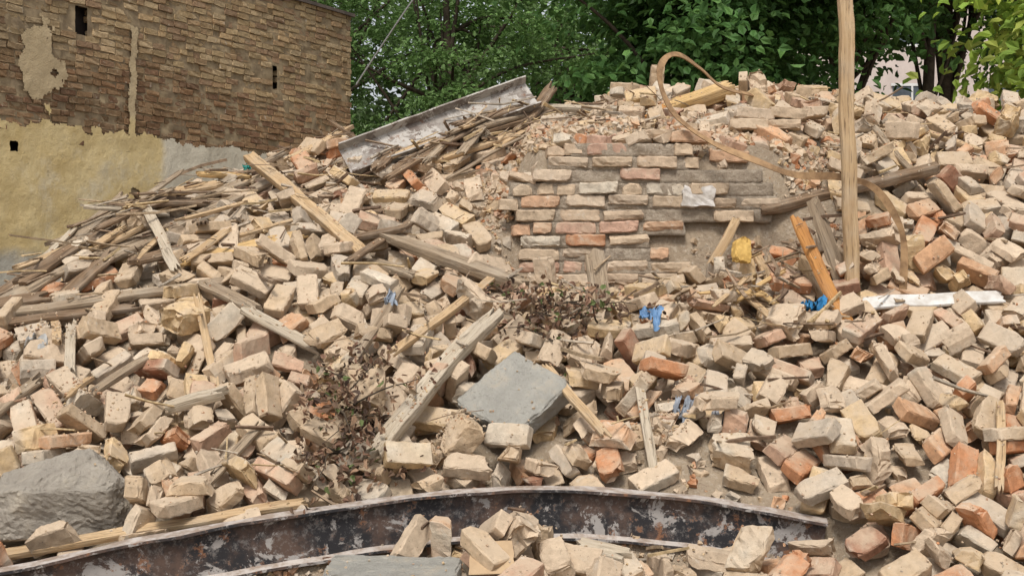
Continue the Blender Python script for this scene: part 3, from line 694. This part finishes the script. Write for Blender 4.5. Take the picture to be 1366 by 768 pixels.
    m.fin(col,m.bump(m.noise(v,14,7,.75),.7,.03)); o=fastmesh("stucco",P,F[keep],None,m.m,smooth=True); o.parent=root
    V,F=gridmesh(np.arange(0,Ls,.1),np.arange(0,1.25,.05),lambda a,b:0*a); o=fastmesh("stucco_base",np.stack([V[:,0],.012+0*V[:,0],V[:,1]],1),F,None,m.m); o.parent=root
building()
# ------------------------------------------------------------------ trees
def tree(name,x,y,hc,rx,rz,n,ls,pal,seed,trunk=.16,low=None,shell=.5,lean=0,cl=.34,K=None):
    g=np.random.default_rng(seed); root=bpy.data.objects.new(name,None); sc.collection.objects.link(root); root.location=(x,y,0)
    parts=[]; tp=[np.array([lean*t*t+.12*math.sin(t*4+seed),.1*math.cos(t*3+seed),t*(hc+rz*.5)]) for t in np.linspace(0,1,12)]
    parts.append(tube(tp,np.linspace(trunk,trunk*.35,12),10))
    K=K or max(30,n//170)
    d=g.normal(0,1,(K,3)); d/=np.linalg.norm(d,axis=1)[:,None]; rr=g.uniform(.12,1,K)**shell
    cc=d*rr[:,None]*np.array([rx,rx,rz])*(1+.18*g.normal(0,1,(K,1)))+np.array([0,0,hc])
    if low: cc=cc[cc[:,2]>low]
    for c in cc[::max(1,len(cc)//26)]:
        s=tp[g.integers(5,11)]; mid=(s+c)/2+g.normal(0,.15,3)+[0,0,.2]
        pt=catmull([s,mid,c],4); parts.append(tube(pt,np.linspace(trunk*.3,.012,len(pt)),5))
    V,F,_=merge(parts); o=fastmesh("trunk_and_limbs",V,F,None,M_bark,smooth=True); o.parent=root
    k=g.integers(len(cc),size=n); off=g.normal(0,1,(n,3))*np.array([cl,cl,cl*.38])*(g.uniform(.6,1.4,len(cc))[k])[:,None]
    off[:,2]-=.35*(off[:,0]**2+off[:,1]**2)
    P=cc[k]+off; out=(P-[0,0,hc])/np.array([rx,rx,rz])
    N=g.normal(0,.45,(n,3))+out*.5+np.array([0,0,.8])
    pal=np.array(pal); col=pal[g.integers(len(pal),size=n)]*g.uniform(.7,1.25,(n,1))*(g.uniform(.7,1.3,len(cc))[k])[:,None]
    V,F,Cc=leaves(P,g.uniform(.7,1.3,n)*ls,N,col,seed+1); o=fastmesh("foliage",V,F,Cc,M_leaf); o.parent=root
Lt=[(.16,.27,.085),(.20,.315,.115),(.125,.215,.07)]; Dk=[(.066,.145,.04),(.095,.185,.052),(.05,.112,.03)]
tree("broadleaf_tree",-3.8,25,5.6,2.6,3.4,17000,.085,Lt,31,cl=.26)
tree("broadleaf_tree",-1.0,24,5.0,2.2,3.2,17000,.085,Lt,32,cl=.26)
tree("broadleaf_tree",1.0,27,5.2,2.2,3.4,14000,.10,Lt,33,cl=.28)
tree("maple_tree",2.9,19.5,6.2,2.2,2.5,22000,.14,Dk,34,cl=.36)
tree("maple_tree",5.0,21.0,7.4,2.5,2.3,17000,.15,Dk,35,.13,cl=.36)
tree("maple_tree",6.35,21.5,8.4,2.0,2.0,9000,.15,Dk,36,.13,low=6.3,cl=.36)
tree("maple_tree",7.0,23,8.6,2.3,2.2,9000,.15,Dk,37,.17,low=6.4,cl=.36)
tree("maple_tree",9.6,23,7.2,2.4,2.6,14000,.15,Dk,38,.2,cl=.36)
tree("maple_tree",4.0,27,5.5,2.8,3.4,15000,.15,Dk,41,.2)
tree("young_tree",5.15,12.8,3.9,.95,.9,2600,.12,[(.26,.36,.05),(.2,.3,.05),(.32,.36,.07)],39,.04)
def hedge():
    g=np.random.default_rng(5); n=52000; P=np.stack([g.uniform(-15,7.6,n),36+g.normal(0,1.4,n),g.uniform(0,1,n)],1)
    tp=9+1.8*fbm(P[:,0]*.4,P[:,0]*0,3,4); P[:,2]*=tp; P[:,1]+=1.6*fbm(P[:,0]*.7,P[:,2]*.9,3,8)
    N=g.normal(0,.5,(n,3))+[0,-.3,.8]; pal=np.array([(.16,.245,.10),(.21,.29,.14),(.115,.18,.065)])
    sh=np.clip(1+.6*fbm(P[:,0]*1.3,P[:,2]*1.3,3,18),.45,1.7)[:,None]
    V,F,Cc=leaves(P,g.uniform(.14,.3,n),N,pal[g.integers(3,size=n)]*g.uniform(.7,1.3,(n,1))*sh,3)
    fastmesh("distant_trees",V,F,Cc,M_leaf)
hedge()
# ------------------------------------------------------------------ far apartment house
def house():
    root=bpy.data.objects.new("apartment_house",None); sc.collection.objects.link(root); root.location=(14,44,0)
    wl=simple('house_render',(.62,.53,.48),(.52,.44,.40),2); gl=simple('window_glass',(.10,.12,.14),(.06,.07,.08),3,.1,.15); fr=simple('window_frame',(.7,.7,.68),(.6,.6,.58)); rf=simple('roof_tiles',(.3,.12,.07),(.2,.09,.06),9)
    def bx(nm,x0,x1,y0,y1,z0,z1,mat):
        V,F=boxgrid((x1-x0,y1-y0,z1-z0),(1,1,1),.1); o=fastmesh(nm,V+np.array([(x0+x1)/2,(y0+y1)/2,(z0+z1)/2]),F,None,mat); o.parent=root
    bx("walls",-9,9,0,9,0,11.5,wl)
    for s in range(4):
        for i in range(6):
            x=-7.5+i*3; z=.9+s*2.8
            bx("window",x-.6,x+.6,-.03,.0-.002,z,z+1.5,gl); bx("window_frame",x-.66,x+.66,-.06,-.032,z-.08,z,fr); bx("window_frame",x-.03,x+.03,-.06,-.032,z+.002,z+1.5,fr); bx("window_frame",x-.66,x+.66,-.06,-.032,z+1.502,z+1.58,fr)
    V=np.array([(-9.5,-.5,11.5),(9.5,-.5,11.5),(9.5,9.5,11.5),(-9.5,9.5,11.5),(-9.5,4.5,14),(9.5,4.5,14)]); 
    m=bpy.data.meshes.new('roof'); m.from_pydata(V.tolist(),[],[(0,1,5,4),(2,3,4,5),(0,4,3),(1,2,5),(3,2,1,0)]); m.materials.append(rf); o=bpy.data.objects.new('roof',m); sc.collection.objects.link(o); o.parent=root
house()
cab=catmull([(-1.75,15.8,3.98),(-1.5,15.6,4.3),(-1.07,15.2,4.81),(-.6,15,5.4),(.6,14.5,6.9)],6); V,F=tube(cab,np.full(len(cab),.009),6); fastmesh("overhead_cable",V,F,None,simple('cable_grey',(.35,.35,.35),(.3,.3,.3)))
# ------------------------------------------------------------------ light, sky, camera
el,az=math.radians(56),math.radians(190)
sd=Vector((math.sin(az)*math.cos(el),math.cos(az)*math.cos(el),math.sin(el)))
w=bpy.data.worlds.new("World"); sc.world=w; w.use_nodes=True; nt=w.node_tree; bg=nt.nodes['Background']
sky=nt.nodes.new('ShaderNodeTexSky'); sky.sky_type='NISHITA'; sky.sun_disc=False; sky.sun_elevation=el; sky.sun_rotation=az; sky.dust_density=3; sky.air_density=1
hs=nt.nodes.new('ShaderNodeHueSaturation'); hs.inputs['Saturation'].default_value=.25; nt.links.new(sky.outputs[0],hs.inputs['Color']); nt.links.new(hs.outputs[0],bg.inputs[0]); bg.inputs[1].default_value=.15
l=bpy.data.lights.new('sun','SUN'); l.energy=2.6; l.angle=math.radians(15); l.color=(1,.95,.88); lo=bpy.data.objects.new('sun',l); lo.rotation_euler=(-sd).to_track_quat('-Z','Y').to_euler(); sc.collection.objects.link(lo)
c=bpy.data.cameras.new('camera'); co=bpy.data.objects.new('camera',c); sc.collection.objects.link(co); co.location=(0,0,1.7); co.rotation_euler=(math.radians(90),0,0); c.sensor_width=36; c.lens=36*1877/1366; c.clip_end=1500; sc.camera=co
sc.view_settings.view_transform='Standard'; sc.view_settings.look='None'; sc.view_settings.exposure=0
print(TS,time.time()-T0)
